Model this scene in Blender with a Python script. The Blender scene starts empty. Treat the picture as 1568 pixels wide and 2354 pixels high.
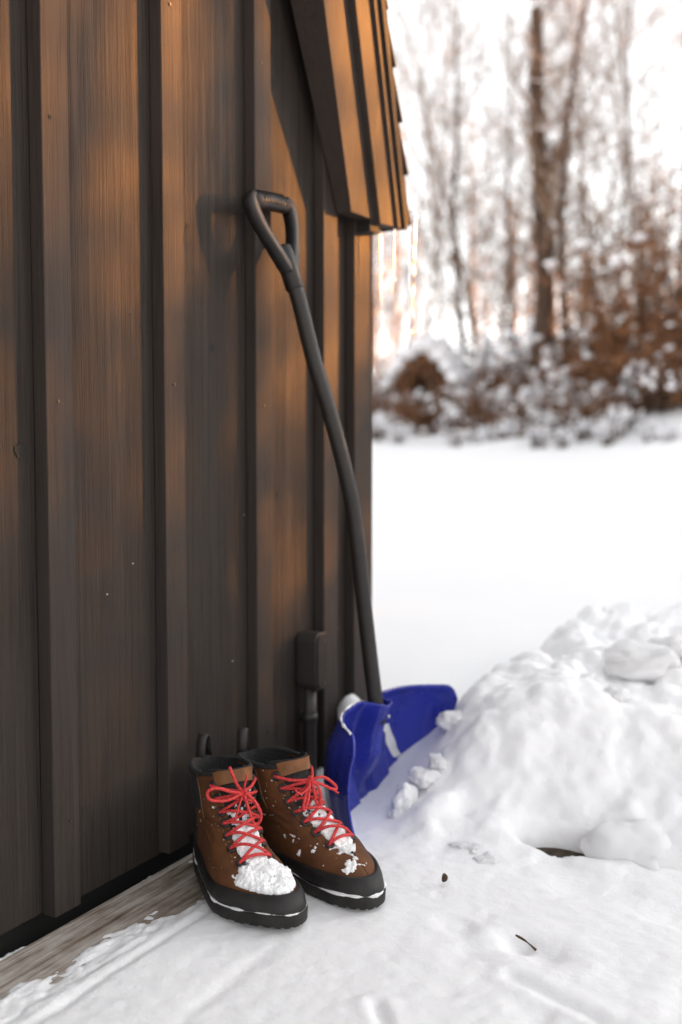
import bpy, math, random
import numpy as np
from mathutils import Vector

# ------------------------------------------------------------------ camera
scene = bpy.context.scene
YAW, PITCH, FPX = math.radians(29.5), math.radians(-3.43), 2289.0
CAM = np.array([1.03, 0.0, 0.653])
cam_d = bpy.data.cameras.new('camera')
cam = bpy.data.objects.new('camera', cam_d)
scene.collection.objects.link(cam)
cam.location = CAM
cam.rotation_euler = (math.radians(90) + PITCH, 0, YAW)
cam_d.sensor_fit = 'VERTICAL'
cam_d.sensor_height = 36.0
cam_d.sensor_width = 24.0
cam_d.lens = 35.0
cam_d.clip_start = 0.05
cam_d.clip_end = 2000
cam_d.dof.use_dof = True
cam_d.dof.focus_distance = 1.40
cam_d.dof.aperture_fstop = 2.2
scene.camera = cam

# ------------------------------------------------------------------ sky, sun, exposure
SUN_DIR = Vector((1.0, 1.2, 0.27)).normalized()          # towards the sun
world = bpy.data.worlds.new('World')
scene.world = world
world.use_nodes = True
wn = world.node_tree.nodes
wl = world.node_tree.links
sky = wn.new('ShaderNodeTexSky')
sky.sky_type = 'NISHITA'
sky.sun_disc = False
sky.sun_elevation = math.asin(SUN_DIR.z)
sky.sun_rotation = math.atan2(SUN_DIR.x, SUN_DIR.y)
sky.altitude = 100
sky.air_density = 1.0
sky.dust_density = 2.0
sky.ozone_density = 1.0
hsv = wn.new('ShaderNodeHueSaturation')
hsv.inputs['Saturation'].default_value = 0.10
wl.new(sky.outputs['Color'], hsv.inputs['Color'])
wl.new(hsv.outputs['Color'], wn['Background'].inputs['Color'])
wn['Background'].inputs['Strength'].default_value = 0.055
sun_d = bpy.data.lights.new('sun', 'SUN')
sun_d.energy = 4.4
sun_d.angle = math.radians(0.6)
sun_d.color = (1.0, 0.38, 0.06)
sun = bpy.data.objects.new('sun', sun_d)
scene.collection.objects.link(sun)
sun.rotation_euler = (-SUN_DIR).to_track_quat('-Z', 'Y').to_euler()
sun.location = SUN_DIR * 30
scene.view_settings.view_transform = 'Standard'
scene.view_settings.look = 'None'
scene.view_settings.gamma = 1.0
scene.view_settings.exposure = 3.66
scene.render.film_transparent = False
scene.cycles.use_denoising = True
scene.cycles.max_bounces = 8
scene.cycles.diffuse_bounces = 4
scene.cycles.transmission_bounces = 8

# ------------------------------------------------------------------ pixel -> ray helpers (1568 x 2354 picture)
_F = np.array([-math.sin(YAW) * math.cos(PITCH), math.cos(YAW) * math.cos(PITCH), math.sin(PITCH)])
_R = np.array([math.cos(YAW), math.sin(YAW), 0.0])
_U = np.cross(_R, _F)
def ray(u, v): return _F + _R * (u - 784) / FPX - _U * (v - 1177) / FPX
def onx(u, v, x=0.0):
    r = ray(u, v); return CAM + r * (x - CAM[0]) / r[0]
def ony(u, v, y):
    r = ray(u, v); return CAM + r * (y - CAM[1]) / r[1]
def onz(u, v, z=0.0):
    r = ray(u, v); return CAM + r * (z - CAM[2]) / r[2]

# ------------------------------------------------------------------ noise
def _hash(ix, iy, iz, seed):
    n = (ix.astype(np.int64) * 374761393 + iy.astype(np.int64) * 668265263 + iz.astype(np.int64) * 2147483647 + seed * 1274126177) & 0xFFFFFFFF
    n = ((n ^ (n >> 13)) * 1274126177) & 0xFFFFFFFF
    n = ((n ^ (n >> 16)) * 2246822519) & 0xFFFFFFFF
    return ((n ^ (n >> 15)) & 0xFFFFFF) / float(0xFFFFFF)
def vnoise(x, y, z=0.0, seed=0):
    x, y, z = np.broadcast_arrays(np.asarray(x, float), np.asarray(y, float), np.asarray(z, float))
    ix, iy, iz = np.floor(x), np.floor(y), np.floor(z)
    fx, fy, fz = x - ix, y - iy, z - iz
    fx, fy, fz = [t * t * t * (t * (t * 6 - 15) + 10) for t in (fx, fy, fz)]
    r = 0
    for dx in (0, 1):
        for dy in (0, 1):
            for dz in (0, 1):
                w = (fx if dx else 1 - fx) * (fy if dy else 1 - fy) * (fz if dz else 1 - fz)
                r = r + w * _hash(ix + dx, iy + dy, iz + dz, seed)
    return r * 2 - 1
def fbm(x, y, z=0.0, octaves=4, seed=0, gain=0.5):
    a, s, n = 1.0, 0.0, 0.0
    f = 1.0
    for k in range(octaves):
        s = s + a * vnoise(np.asarray(x) * f + 13.7 * k, np.asarray(y) * f + 7.1 * k, np.asarray(z) * f, seed + k)
        n += a; a *= gain; f *= 2.03
    return s / n
def sstep(a, b, x):
    t = np.clip((np.asarray(x, float) - a) / (b - a), 0, 1); return t * t * (3 - 2 * t)

# ------------------------------------------------------------------ materials
MATS = {}
def mat(name, col=(.5, .5, .5), rough=.6, **kw):
    m = bpy.data.materials.new(name); m.use_nodes = True
    b = m.node_tree.nodes['Principled BSDF']
    b.inputs['Base Color'].default_value = (*col, 1); b.inputs['Roughness'].default_value = rough
    for k, v in kw.items():
        b.inputs[k.replace('_', ' ')].default_value = v
    MATS[name] = m
    return m, m.node_tree.nodes, m.node_tree.links, b
def noise_node(n, l, scale, detail=4, rough=.55, vec=None, dist=0.0):
    t = n.new('ShaderNodeTexNoise'); t.inputs['Scale'].default_value = scale
    t.inputs['Detail'].default_value = detail; t.inputs['Roughness'].default_value = rough
    t.inputs['Distortion'].default_value = dist
    if vec is not None: l.new(vec, t.inputs['Vector'])
    return t
def ramp(n, l, src, stops):
    r = n.new('ShaderNodeValToRGB'); e = r.color_ramp.elements
    e[0].position, e[0].color = stops[0][0], (*stops[0][1], 1)
    e[1].position, e[1].color = stops[1][0], (*stops[1][1], 1)
    for p, c in stops[2:]:
        x = e.new(p); x.color = (*c, 1)
    l.new(src, r.inputs['Fac']); return r
def bump(n, l, height, b, strength=.3, dist=.002, prev=None):
    k = n.new('ShaderNodeBump'); k.inputs['Strength'].default_value = strength; k.inputs['Distance'].default_value = dist
    l.new(height, k.inputs['Height'])
    if prev is not None: l.new(prev.outputs['Normal'], k.inputs['Normal'])
    l.new(k.outputs['Normal'], b.inputs['Normal']); return k
def objcoord(n, l, scale=(1, 1, 1), rand=True):
    tc = n.new('ShaderNodeTexCoord'); mp = n.new('ShaderNodeMapping'); mp.inputs['Scale'].default_value = scale
    src = tc.outputs['Object']
    if rand:
        oi = n.new('ShaderNodeObjectInfo'); ad = n.new('ShaderNodeVectorMath'); ad.operation = 'ADD'
        mu = n.new('ShaderNodeMath'); mu.operation = 'MULTIPLY'; mu.inputs[1].default_value = 37.0
        l.new(oi.outputs['Random'], mu.inputs[0]); l.new(src, ad.inputs[0]); l.new(mu.outputs[0], ad.inputs[1]); src = ad.outputs[0]
    l.new(src, mp.inputs['Vector']); return mp.outputs['Vector']

# painted weathered cladding: vertical grain
def wood_paint(name, c0, c1, scale, gb=.5):
    m, n, l, b = mat(name, c0, .62)
    v = objcoord(n, l, scale)
    g = noise_node(n, l, 1.0, 3, .6, v, .25)
    v2 = objcoord(n, l, tuple(s * .22 for s in scale))
    g2 = noise_node(n, l, 1.0, 3, .5, v2, .8)
    v3 = objcoord(n, l, (9, 9, 3.5))
    g3 = noise_node(n, l, 1.0, 3, .5, v3)
    mx = n.new('ShaderNodeMix'); mx.data_type = 'FLOAT'; mx.inputs[0].default_value = .45
    l.new(g.outputs['Fac'], mx.inputs[2]); l.new(g2.outputs['Fac'], mx.inputs[3])
    mx2 = n.new('ShaderNodeMix'); mx2.data_type = 'FLOAT'; mx2.inputs[0].default_value = .3
    l.new(mx.outputs[0], mx2.inputs[2]); l.new(g3.outputs['Fac'], mx2.inputs[3])
    r = ramp(n, l, mx2.outputs[0], [(.32, tuple(c * .55 for c in c0)), (.47, c0), (.66, c1)])
    l.new(r.outputs['Color'], b.inputs['Base Color'])
    r2 = ramp(n, l, mx.outputs[0], [(.36, (0, 0, 0)), (.56, (1, 1, 1))])
    bump(n, l, r2.outputs['Color'], b, gb, .0022)
    b.inputs['Specular IOR Level'].default_value = .08
    return m
wood_paint('board_paint', (.038, .0312, .0268), (.049, .040, .034), (340, 340, 6.0), .6)
wood_paint('batten_paint', (.041, .0338, .0295), (.050, .0412, .036), (380, 380, 8.0), .3)
mat('black_gap', (.012, .011, .010), .9)
def weathered():
    m, n, l, b = mat('weathered_wood', (.3, .25, .2), .85)
    v = objcoord(n, l, (120, 4, 120), False)
    g = noise_node(n, l, 1.0, 4, .65, v, .4)
    v2 = objcoord(n, l, (30, 12, 30), False)
    g2 = noise_node(n, l, 1.0, 4, .65, v2)
    mx = n.new('ShaderNodeMix'); mx.data_type = 'FLOAT'; mx.inputs[0].default_value = .45
    l.new(g.outputs['Fac'], mx.inputs[2]); l.new(g2.outputs['Fac'], mx.inputs[3])
    r = ramp(n, l, mx.outputs[0], [(.33, (.055, .038, .026)), (.44, (.22, .17, .13)), (.58, (.44, .395, .355))])
    l.new(r.outputs['Color'], b.inputs['Base Color']); bump(n, l, g.outputs['Fac'], b, .7, .003)
weathered()
def snow(name, col=(.86, .86, .875), bs=.35):
    m, n, l, b = mat(name, col, .75)
    v = objcoord(n, l, (1, 1, 1), False)
    g = noise_node(n, l, 60, 5, .65, v); g2 = noise_node(n, l, 420, 3, .7, v)
    k = bump(n, l, g.outputs['Fac'], b, bs, .006)
    bump(n, l, g2.outputs['Fac'], b, .35, .0012, k)
    b.inputs['Specular IOR Level'].default_value = .2
    b.inputs['Subsurface Weight'].default_value = .4
    b.inputs['Subsurface Radius'].default_value = (1, 1, 1)
    b.inputs['Subsurface Scale'].default_value = .014
    return m
snow('snow', (.90, .895, .90)); snow('loose_snow', (.91, .905, .91), .5)
def flat_snow():
    m, n, l, b = mat('branch_snow', (.85, .85, .87), .9)
flat_snow()
def noisy(name, c0, c1, scale, rough=.6, bs=.2, bd=.002, detail=4, lo=.35, hi=.65, rand=True, **kw):
    m, n, l, b = mat(name, c0, rough, **kw)
    v = objcoord(n, l, (1, 1, 1), rand)
    g = noise_node(n, l, scale, detail, .6, v)
    r = ramp(n, l, g.outputs['Fac'], [(lo, c0), (hi, c1)])
    l.new(r.outputs['Color'], b.inputs['Base Color'])
    if bs: bump(n, l, g.outputs['Fac'], b, bs, bd)
    return m
noisy('leather', (.058, .018, .0045), (.150, .052, .0125), 17, .8, .4, .003, 10, .32, .68)
noisy('tan_leather', (.13, .050, .014), (.19, .078, .024), 60, .7, .15, .001)
noisy('felt', (.004, .004, .0045), (.030, .028, .029), 520, .95, .9, .002, 3)
noisy('rubber', (.006, .0054, .005), (.022, .0195, .018), 38, .6, .35, .001, 9, .38, .72)
noisy('sole_rubber', (.008, .007, .0062), (.030, .026, .023), 45, .75, .5, .0015, 9, .4, .72)
noisy('strap', (.015, .012, .011), (.028, .023, .02), 200, .6, .2, .0006)
noisy('lace', (.42, .018, .022), (.66, .05, .045), 380, .7, .5, .0008, 2, .42, .58)
noisy('eyelet', (.012, .011, .011), (.03, .028, .027), 300, .5, .2, .0005)
noisy('stitch', (.17, .085, .03), (.24, .13, .05), 300, .8, 0)
def scuffed_plastic():
    m, n, l, b = mat('blue_plastic', (.015, .023, .22), .22)
    v = objcoord(n, l, (1, 1, 1), False); g = noise_node(n, l, 9, 5, .6, v)
    v2 = objcoord(n, l, (40, 500, 60), False); g2 = noise_node(n, l, 1.0, 3, .7, v2, .5)
    r = ramp(n, l, g.outputs['Fac'], [(.35, (.014, .022, .22)), (.65, (.026, .038, .33))]); r2 = ramp(n, l, g2.outputs['Fac'], [(.62, (0, 0, 0)), (.74, (.35, .35, .35))])
    mx = n.new('ShaderNodeMix'); mx.data_type = 'RGBA'; l.new(r2.outputs['Color'], mx.inputs[0]); l.new(r.outputs['Color'], mx.inputs[6]); mx.inputs[7].default_value = (.16, .17, .36, 1)
    l.new(mx.outputs[2], b.inputs['Base Color']); rr = ramp(n, l, g.outputs['Fac'], [(.3, (.16, .16, .16)), (.7, (.38, .38, .38))]); l.new(rr.outputs['Color'], b.inputs['Roughness'])
    bump(n, l, g2.outputs['Fac'], b, .12, .0006)
scuffed_plastic()
noisy('shaft_metal', (.009, .0074, .006), (.014, .0115, .0095), 60, .55, .05, .0006)
noisy('grip_plastic', (.0045, .004, .0038), (.007, .0062, .006), 200, .5, .15, .0006)
noisy('sticker', (.62, .62, .62), (.74, .74, .73), 40, .5, 0)
mat('metal', (.6, .6, .6), .3, Metallic=1.0)
noisy('box_paint', (.024, .020, .018), (.030, .025, .0225), 80, .5, .1, .0006)
noisy('shingle', (.006, .0055, .005), (.012, .011, .010), 60, .9, .5, .004)
noisy('bark', (.035, .020, .012), (.095, .056, .035), 22, .95, .4, .01)
noisy('pale_bark', (.15, .10, .07), (.30, .21, .15), 18, .95, .3, .01)
noisy('twig', (.14, .084, .050), (.28, .178, .112), 6, .9, 0)
noisy('dead_leaf', (.13, .050, .018), (.30, .135, .055), 5, .8, 0)
noisy('soil', (.022, .016, .010), (.09, .065, .04), 90, .95, .8, .008)
noisy('cone', (.06, .035, .02), (.13, .08, .045), 200, .9, .3, .001)
m, n, l, b = mat('ice', (.90, .92, .96), .12); b.inputs['Transmission Weight'].default_value = .9; b.inputs['Roughness'].default_value = .12; b.inputs['IOR'].default_value = 1.31

# ------------------------------------------------------------------ mesh helpers
def link(o): scene.collection.objects.link(o); return o
def mesh_obj(name, verts, faces, material, parent=None, smooth=True, loc=(0, 0, 0)):
    me = bpy.data.meshes.new(name)
    me.from_pydata([tuple(v) for v in verts], [], [tuple(f) for f in faces]); me.update()
    me.materials.append(MATS[material])
    if smooth: me.polygons.foreach_set('use_smooth', [True] * len(me.polygons))
    o = link(bpy.data.objects.new(name, me)); o.location = loc
    if parent is not None: o.parent = parent
    return o
def grid_faces(nu, nv, close_u=False):
    i, j = np.meshgrid(np.arange(nu if close_u else nu - 1), np.arange(nv - 1), indexing='ij')
    a = i * nv + j; b_ = ((i + 1) % nu) * nv + j
    return np.stack([a, b_, b_ + 1, a + 1], -1).reshape(-1, 4)
def grid_obj(name, P, material, parent=None, close_u=False, flip=False):
    nu, nv = P.shape[:2]
    V = P.reshape(-1, 3); F = grid_faces(nu, nv, close_u)
    if flip: F = F[:, ::-1]
    me = bpy.data.meshes.new(name)
    me.vertices.add(len(V)); me.vertices.foreach_set('co', V.astype(np.float32).ravel())
    me.loops.add(F.size); me.loops.foreach_set('vertex_index', F.astype(np.int32).ravel())
    me.polygons.add(len(F)); me.polygons.foreach_set('loop_start', np.arange(0, F.size, 4, dtype=np.int32))
    me.polygons.foreach_set('use_smooth', np.ones(len(F), bool))
    me.update(calc_edges=True); me.validate()
    me.materials.append(MATS[material])
    o = link(bpy.data.objects.new(name, me))
    if parent is not None: o.parent = parent
    return o
class MB:
    def __init__(s): s.v = []; s.f = []
    def box(s, a, b_):
        k = len(s.v); (x0, y0, z0), (x1, y1, z1) = a, b_
        s.v += [(x0, y0, z0), (x1, y0, z0), (x1, y1, z0), (x0, y1, z0), (x0, y0, z1), (x1, y0, z1), (x1, y1, z1), (x0, y1, z1)]
        s.f += [tuple(k + i for i in q) for q in ((0, 3, 2, 1), (4, 5, 6, 7), (0, 1, 5, 4), (1, 2, 6, 5), (2, 3, 7, 6), (3, 0, 4, 7))]
        return s
    def tube(s, pts, rad, n=8, caps=True, flat=None):
        pts = [np.asarray(p, float) for p in pts]; m = len(pts)
        if not hasattr(rad, '__len__'): rad = [rad] * m
        k0 = len(s.v); up = None
        for i in range(m):
            t = pts[min(i + 1, m - 1)] - pts[max(i - 1, 0)]; t = t / (np.linalg.norm(t) + 1e-12)
            if up is None:
                up = np.array([0, 0, 1.0]) if abs(t[2]) < .9 else np.array([1.0, 0, 0])
            a = np.cross(t, up); a = a / (np.linalg.norm(a) + 1e-12); c = np.cross(a, t); up = c
            for j in range(n):
                an = 2 * math.pi * j / n
                s.v.append(tuple(pts[i] + rad[i] * (a * math.cos(an) + c * math.sin(an))))
        for i in range(m - 1):
            for j in range(n):
                a_, b_ = k0 + i * n + j, k0 + i * n + (j + 1) % n
                s.f.append((a_, b_, b_ + n, a_ + n))
        if caps:
            s.f.append(tuple(k0 + j for j in range(n))[::-1]); s.f.append(tuple(k0 + (m - 1) * n + j for j in range(n)))
        return s
    def prism(s, poly_a, poly_b):
        k = len(s.v); n = len(poly_a); s.v += [tuple(p) for p in poly_a] + [tuple(p) for p in poly_b]
        s.f.append(tuple(range(k, k + n))[::-1]); s.f.append(tuple(range(k + n, k + 2 * n)))
        for i in range(n):
            j = (i + 1) % n; s.f.append((k + i, k + j, k + n + j, k + n + i))
        return s
    def build(s, name, material, parent=None, smooth=False):
        return mesh_obj(name, s.v, s.f, material, parent, smooth)
def spline(P, n=8):
    P = [np.asarray(p, float) for p in P]; P = [2 * P[0] - P[1]] + P + [2 * P[-1] - P[-2]]; out = []
    for i in range(1, len(P) - 2):
        for k in range(n):
            t = k / n; a, b_, c, d = P[i - 1:i + 3]
            out.append(.5 * (2 * b_ + (c - a) * t + (2 * a - 5 * b_ + 4 * c - d) * t * t + (3 * b_ - a - 3 * c + d) * t ** 3))
    out.append(P[-2]); return out
def empty(name, loc, label, cat, group=None, rz=0.0):
    o = link(bpy.data.objects.new(name, None)); o.location = loc; o.rotation_euler = (0, 0, rz); o.empty_display_size = .1
    tag(o, label, cat, group); return o
def tag(o, label, cat, group=None):
    o['label'] = label; o['category'] = cat
    if group: o['group'] = group
    return o
def bevel(o, w=.002, seg=2):
    m = o.modifiers.new('bevel', 'BEVEL'); m.width = w; m.segments = seg; m.limit_method = 'ANGLE'; return o
def solid(o, t, off=-1):
    m = o.modifiers.new('solid', 'SOLIDIFY'); m.thickness = t; m.offset = off; return o
def copy_thing(o, label=None):
    c = o.copy(); link(c)
    for ch in list(o.children):
        d = ch.copy(); link(d); d.parent = c
        for g in list(ch.children):
            e = g.copy(); link(e); e.parent = d
    if label: c['label'] = label
    return c

# ------------------------------------------------------------------ ground: one graded sheet of snow
BX = [-.5, .0, .20, .26, .30, .355, .445, .50, .64, .75, 1.2, 3.0]
BY = [1.9, 1.80, 1.70, 1.58, 1.50, 1.455, 1.487, 1.53, 1.53, 1.57, 1.62, 1.7]
HX = [-.5, .16, .24, .30, .38, .45, .60, .90, 1.3, 2.2, 4.0]
HZ = [0, 0, .06, .13, .172, .192, .210, .245, .285, .29, .2]
def bank_t(x, y): return y - np.interp(x, BX, BY)
def ground_z(x, y):
    x = np.asarray(x, float); y = np.asarray(y, float)
    d = np.hypot(x - 1.03, y)
    z = 0.0 + .006 * fbm(x * 3.1, y * 3.1, 0, 3, 5)
    # thin drift on the plank by the wall
    wp = sstep(.175, .135, x) * sstep(1.42, 1.34, y)
    z = z * (1 - wp) + wp * (-.0160 + .0075 * fbm(x * 16, y * 7, 0, 4, 11) + .0065 * fbm(x * 75, y * 34, 0, 4, 13, .65) + .0085 * sstep(.06, .16, x) + .006 * sstep(.95, .80, y))
    # ridge lines of the decking under the snow
    z = z - .004 * np.exp(-((x - .178) / .009) ** 2) * sstep(1.3, 1.1, y)
    z = z - .0025 * np.exp(-((x - .32 + .02 * (y - 1)) / .012) ** 2) * sstep(1.15, 1.0, y)
    # scuffs in the near snow
    near = sstep(2.0, 1.5, y) * (1 - wp)
    z = z - near * .012 * np.clip(fbm(x * 9 + 3, y * 9, 0, 3, 21) - .18, 0, 1) * sstep(.35, .55, x)
    z = z + near * .0016 * fbm(x * 60, y * 60, 0, 3, 31)
    for (x0, y0, x1, y1, w, dp) in ((.62, 1.16, .80, 1.10, .010, .005), (.50, 1.02, .53, .985, .008, .006), (.605, 1.245, .64, 1.235, .024, .008), (.76, 1.08, .86, 1.02, .012, .005)):
        ax, ay = x1 - x0, y1 - y0; t = np.clip(((x - x0) * ax + (y - y0) * ay) / (ax * ax + ay * ay), 0, 1)
        dd = np.hypot(x - x0 - t * ax, y - y0 - t * ay); z = z - dp * np.exp(-(dd / w) ** 2) + .35 * dp * np.exp(-((dd - 2.2 * w) / w) ** 2)
    # the field past the corner
    z = z + .085 * sstep(1.62, 1.98, y + .12 * np.clip(x, 0, 1)) * sstep(1.2, .2, x)
    z = z + .055 * np.exp(-(((x - .10) / .06) ** 2 + ((y - 1.86) / .07) ** 2)) + .035 * np.exp(-(((x - .07) / .05) ** 2 + ((y - 1.52) / .08) ** 2))
    z = z + .78 * sstep(3.0, 14.0, y + .2 * np.abs(x)) + .35 * sstep(14, 60, d)
    z = z + sstep(2.5, 5, d) * (.07 * fbm(x * .6, y * .6, 0, 4, 41) + .028 * fbm(x * 2.6, y * 2.6, 0, 4, 43) - .03 * np.clip(fbm(x * 2.1 + 9, y * 1.2, 0, 2, 45) - .35, 0, 1))
    # mound at the forest edge
    z = z + .45 * np.exp(-(((x + .6) / 1.3) ** 2 + ((y - 11.2) / 1.0) ** 2)) + .24 * sstep(8.0, 11.5, y) * (fbm(x * 1.5, y * 1.3, 0, 4, 47))
    # shovelled bank
    t = bank_t(x, y); H = np.interp(x, HX, HZ)
    warp = .05 * fbm(x * 6, y * 6, 0, 3, 51)
    rise = .42 * sstep(-.02, .36, t + warp * 1.0) + .58 * sstep(.05, 1.05, t + warp); fall = 1 - sstep(1.1, 2.1, t + warp * 2)
    bm = rise * fall
    lump = np.abs(fbm(x * 7.5, y * 7.5, 0, 4, 61)); fine = np.abs(fbm(x * 22, y * 22, 0, 3, 63))
    z = z + H * bm * (.95 + .22 * fbm(x * 1.8, y * 2.6, 0, 2, 53)) + sstep(0.0, .08, H) * bm * (.035 * fbm(x * 3.5, y * 8, 0, 3, 57) * sstep(.02, .2, t) + (.006 + .05 * sstep(.3, .6, t)) * (lump - .2) * sstep(.05, .25, t) + (.005 + .012 * sstep(.12, .0, t) + .012 * sstep(.3, .6, t)) * (fine - .18))
    rough = sstep(.25, .6, t) * (1 - sstep(1.0, 1.6, t)) * sstep(.1, .3, x)
    z = z + rough * (.07 * (np.abs(fbm(x * 5, y * 5, 0, 4, 71)) - .2))
    z = z + .048 * sstep(1.45, 1.80, y) * (1 - sstep(1.85, 2.2, y)) * np.exp(-((x - .28) / .085) ** 2)
    z = z + .022 * np.exp(-((x - .37) / .10) ** 2 - ((y - 1.66) / .12) ** 2) + .055 * np.exp(-((x - .47) / .13) ** 2 - ((y - 1.78) / .15) ** 2) + .03 * np.exp(-((x - .33) / .04) ** 2 - ((y - 1.545) / .05) ** 2)
    # hollow under the lip of the bank
    z = z - .10 * np.exp(-(((x - .552) / .074) ** 2 + ((y - 1.582 - .05 * (x - .552)) / .030) ** 2) ** 3) * (1 + .5 * fbm(x * 30, y * 30, 0, 2, 91))
    # keep clear under the house
    z = np.where(x < .012, np.where(y < 1.86, -.10, z), z)
    return z
def axis(a, b_, h, lo, hi, g=1.12):
    c = list(np.arange(a, b_ + h * .5, h)); s = h
    while c[-1] < hi: s *= g; c.append(c[-1] + s)
    s = h; pre = []
    p = a
    while p > lo: s *= g; p -= s; pre.append(p)
    return np.array(pre[::-1] + c)
gx = axis(.21, 1.35, .0058, -900, 900); gx = np.concatenate([gx[gx < -.01], np.arange(.0, .208, .0032), gx[gx > .2085]])
gy = axis(1.40, 2.35, .0058, -900, 1500); gy = np.concatenate([gy[gy < .70], np.arange(.72, 1.398, .0042), gy[gy > 1.399]])
GX, GY = np.meshgrid(gx, gy, indexing='ij')
GZ = ground_z(GX, GY)
GP = np.stack([GX, GY, GZ], -1)
_t = bank_t(GX, GY); _m = sstep(-.06, .10, _t) * (1 - sstep(.9, 1.5, _t)) * sstep(.22, .34, GX) * sstep(2.6, 1.6, GX)
_zx = np.gradient(GZ, gx, axis=0); _zy = np.gradient(GZ, gy, axis=1)
_n = np.stack([-_zx, -_zy, np.ones_like(GZ)], -1); _n /= np.linalg.norm(_n, axis=-1, keepdims=True)
_d = .011 * fbm(GX * 9, GY * 9, GZ * 9, 3, 81) + .020 * (np.abs(fbm(GX * 6, GY * 6, GZ * 6, 3, 83)) - .2) + .006 * fbm(GX * 34, GY * 34, GZ * 34, 3, 85) + .010 * np.clip(fbm(GX * 20, GY * 20, GZ * 20, 2, 87) - .25, 0, 1)
GP = GP + _n * (_d * _m)[..., None]
ground = grid_obj('snow_ground', GP, 'snow')
ground['kind'] = 'structure'
soil = MB().box((.45, 1.52, -.12), (.66, 1.66, -.016)).build('bare_soil', 'soil'); soil['kind'] = 'structure'

# ------------------------------------------------------------------ the shed: board and batten wall, steep roof edge with stepped barge boards
YC = 1.919                                                  # far corner of the wall
shed = empty('wooden_shed', (0, 0, 0), 'dark brown shed with board and batten cladding and steep roof edge', 'shed')
RB, RS = (1.99, 1.12), 2.9                                  # foot of the roof line and its slope
def roof_line(y): return min(RB[1] + (RB[0] - y) * RS, 2.35 + max(0, (1.56 - y)) * .35)
core = MB()
poly = [(-3.0, -.12), (1.895, -.12), (1.895, roof_line(1.93)), (1.56, 2.30), (.0, 2.80), (-3.0, 2.80)]
core.prism([(-.030, y, z) for y, z in poly], [(-3.2, y, z) for y, z in poly])
wall = core.build('wall', 'black_gap', shed)
def plank_piece(name, y0, y1, x0, x1, z0, material, taper=0.0):
    b_ = MB(); t0, t1 = roof_line(y0) - .03, roof_line(y1) - .03
    b_.prism([(x0, y0, z0), (x1, y0 + taper, z0), (x1, y1 - taper, z0), (x0, y1, z0)], [(x0, y0, t0), (x1, y0 + taper, t0), (x1, y1 - taper, t1), (x0, y1, t1)])
    yc = (y0 + y1) / 2
    b_.v = [(v[0], v[1] - yc, v[2]) for v in b_.v]
    o = b_.build(name, material, wall); o.location = (0, yc, 0); bevel(o, .0018, 2); return o
batt = [(.973, 1.024), (1.220, 1.273), (1.472, 1.525), (1.709, 1.765), (1.836, YC)]
batt = [(.973 - .249 * k, 1.025 - .249 * k) for k in range(15, 0, -1)] + batt
rw = random.Random(4)
mid = [(a + c) / 2 for a, c in batt]
for i, (a, c) in enumerate(batt):
    plank_piece('batten', a, c, .0012, .0245 + rw.uniform(-.0012, .0012), .010 + rw.uniform(-.003, .003), 'batten_paint', .0008)
    if i:
        y1 = mid[i] if i < len(batt) - 1 else batt[i][0] + .03
        plank_piece('board', mid[i - 1] + .002, y1 - .002, -.024, rw.uniform(-.0006, .0006), rw.uniform(.003, .012), 'board_paint')
# far-side corner trim
tr = MB().box((-.115, YC - .028, .02), (-.002, YC - .004, 1.10)).build('corner_board', 'batten_paint', wall)
# knots and nail heads on the boards
def disc(name, mat_name, y, z, x, ry, rz, parent, seed):
    r = random.Random(seed); v = [(0, 0, 0)]; n_ = 12
    v += [(0, ry * (1 + r.uniform(-.25, .25)) * math.cos(2 * math.pi * k / n_), rz * (1 + r.uniform(-.25, .25)) * math.sin(2 * math.pi * k / n_)) for k in range(n_)]
    v[0] = (-.001, 0, 0)
    o = mesh_obj(name, v, [(0, 1 + k, 1 + (k + 1) % n_) for k in range(n_)], mat_name, parent); o.location = (x, y, z); return o
for k, (u, v, e, ry, rz) in enumerate(((626, 190, .0015, .008, .011), (47, 1035, .0015, .009, .010), (489, 800, .0015, .006, .008), (116, 268, .0262, .0016, .0035), (299, 722, .0015, .0035, .0015), (637, 1140, .0015, .004, .006), (430, 520, .0015, .003, .0035))):
    p = onx(u, v, e); disc('knot', 'black_gap', p[1], p[2], e, ry, rz, wall, k)

for (a, c) in batt[-8:-1]:
    for z_ in (.14, .74, 1.34, 1.94):
        yc = (a + c) / 2 + rw.uniform(-.006, .006); zc_ = z_ + rw.uniform(-.02, .02)
        MB().tube([(.0250, yc, zc_), (.0264, yc, zc_)], .0022, 8).build('nail_head', 'box_paint', wall)
sk_ = MB()
for k in range(9):
    y_ = rw.uniform(.9, 1.9); z_ = .05 + .5 * rw.random() ** 1.8; r_ = rw.uniform(.0004, .0011) * (1.6 if k % 9 == 0 else 1)
    onb = any(a + .004 < y_ < c - .004 for a, c in batt); x_ = .0262 if onb else .0016
    sk_.tube([(x_ - .0008, y_, z_), (x_ + .0006, y_, z_ - r_ * .8)], [r_, r_ * .6], 6)
sk_.build('snow_specks', 'loose_snow', wall)['kind'] = 'stuff'
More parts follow.
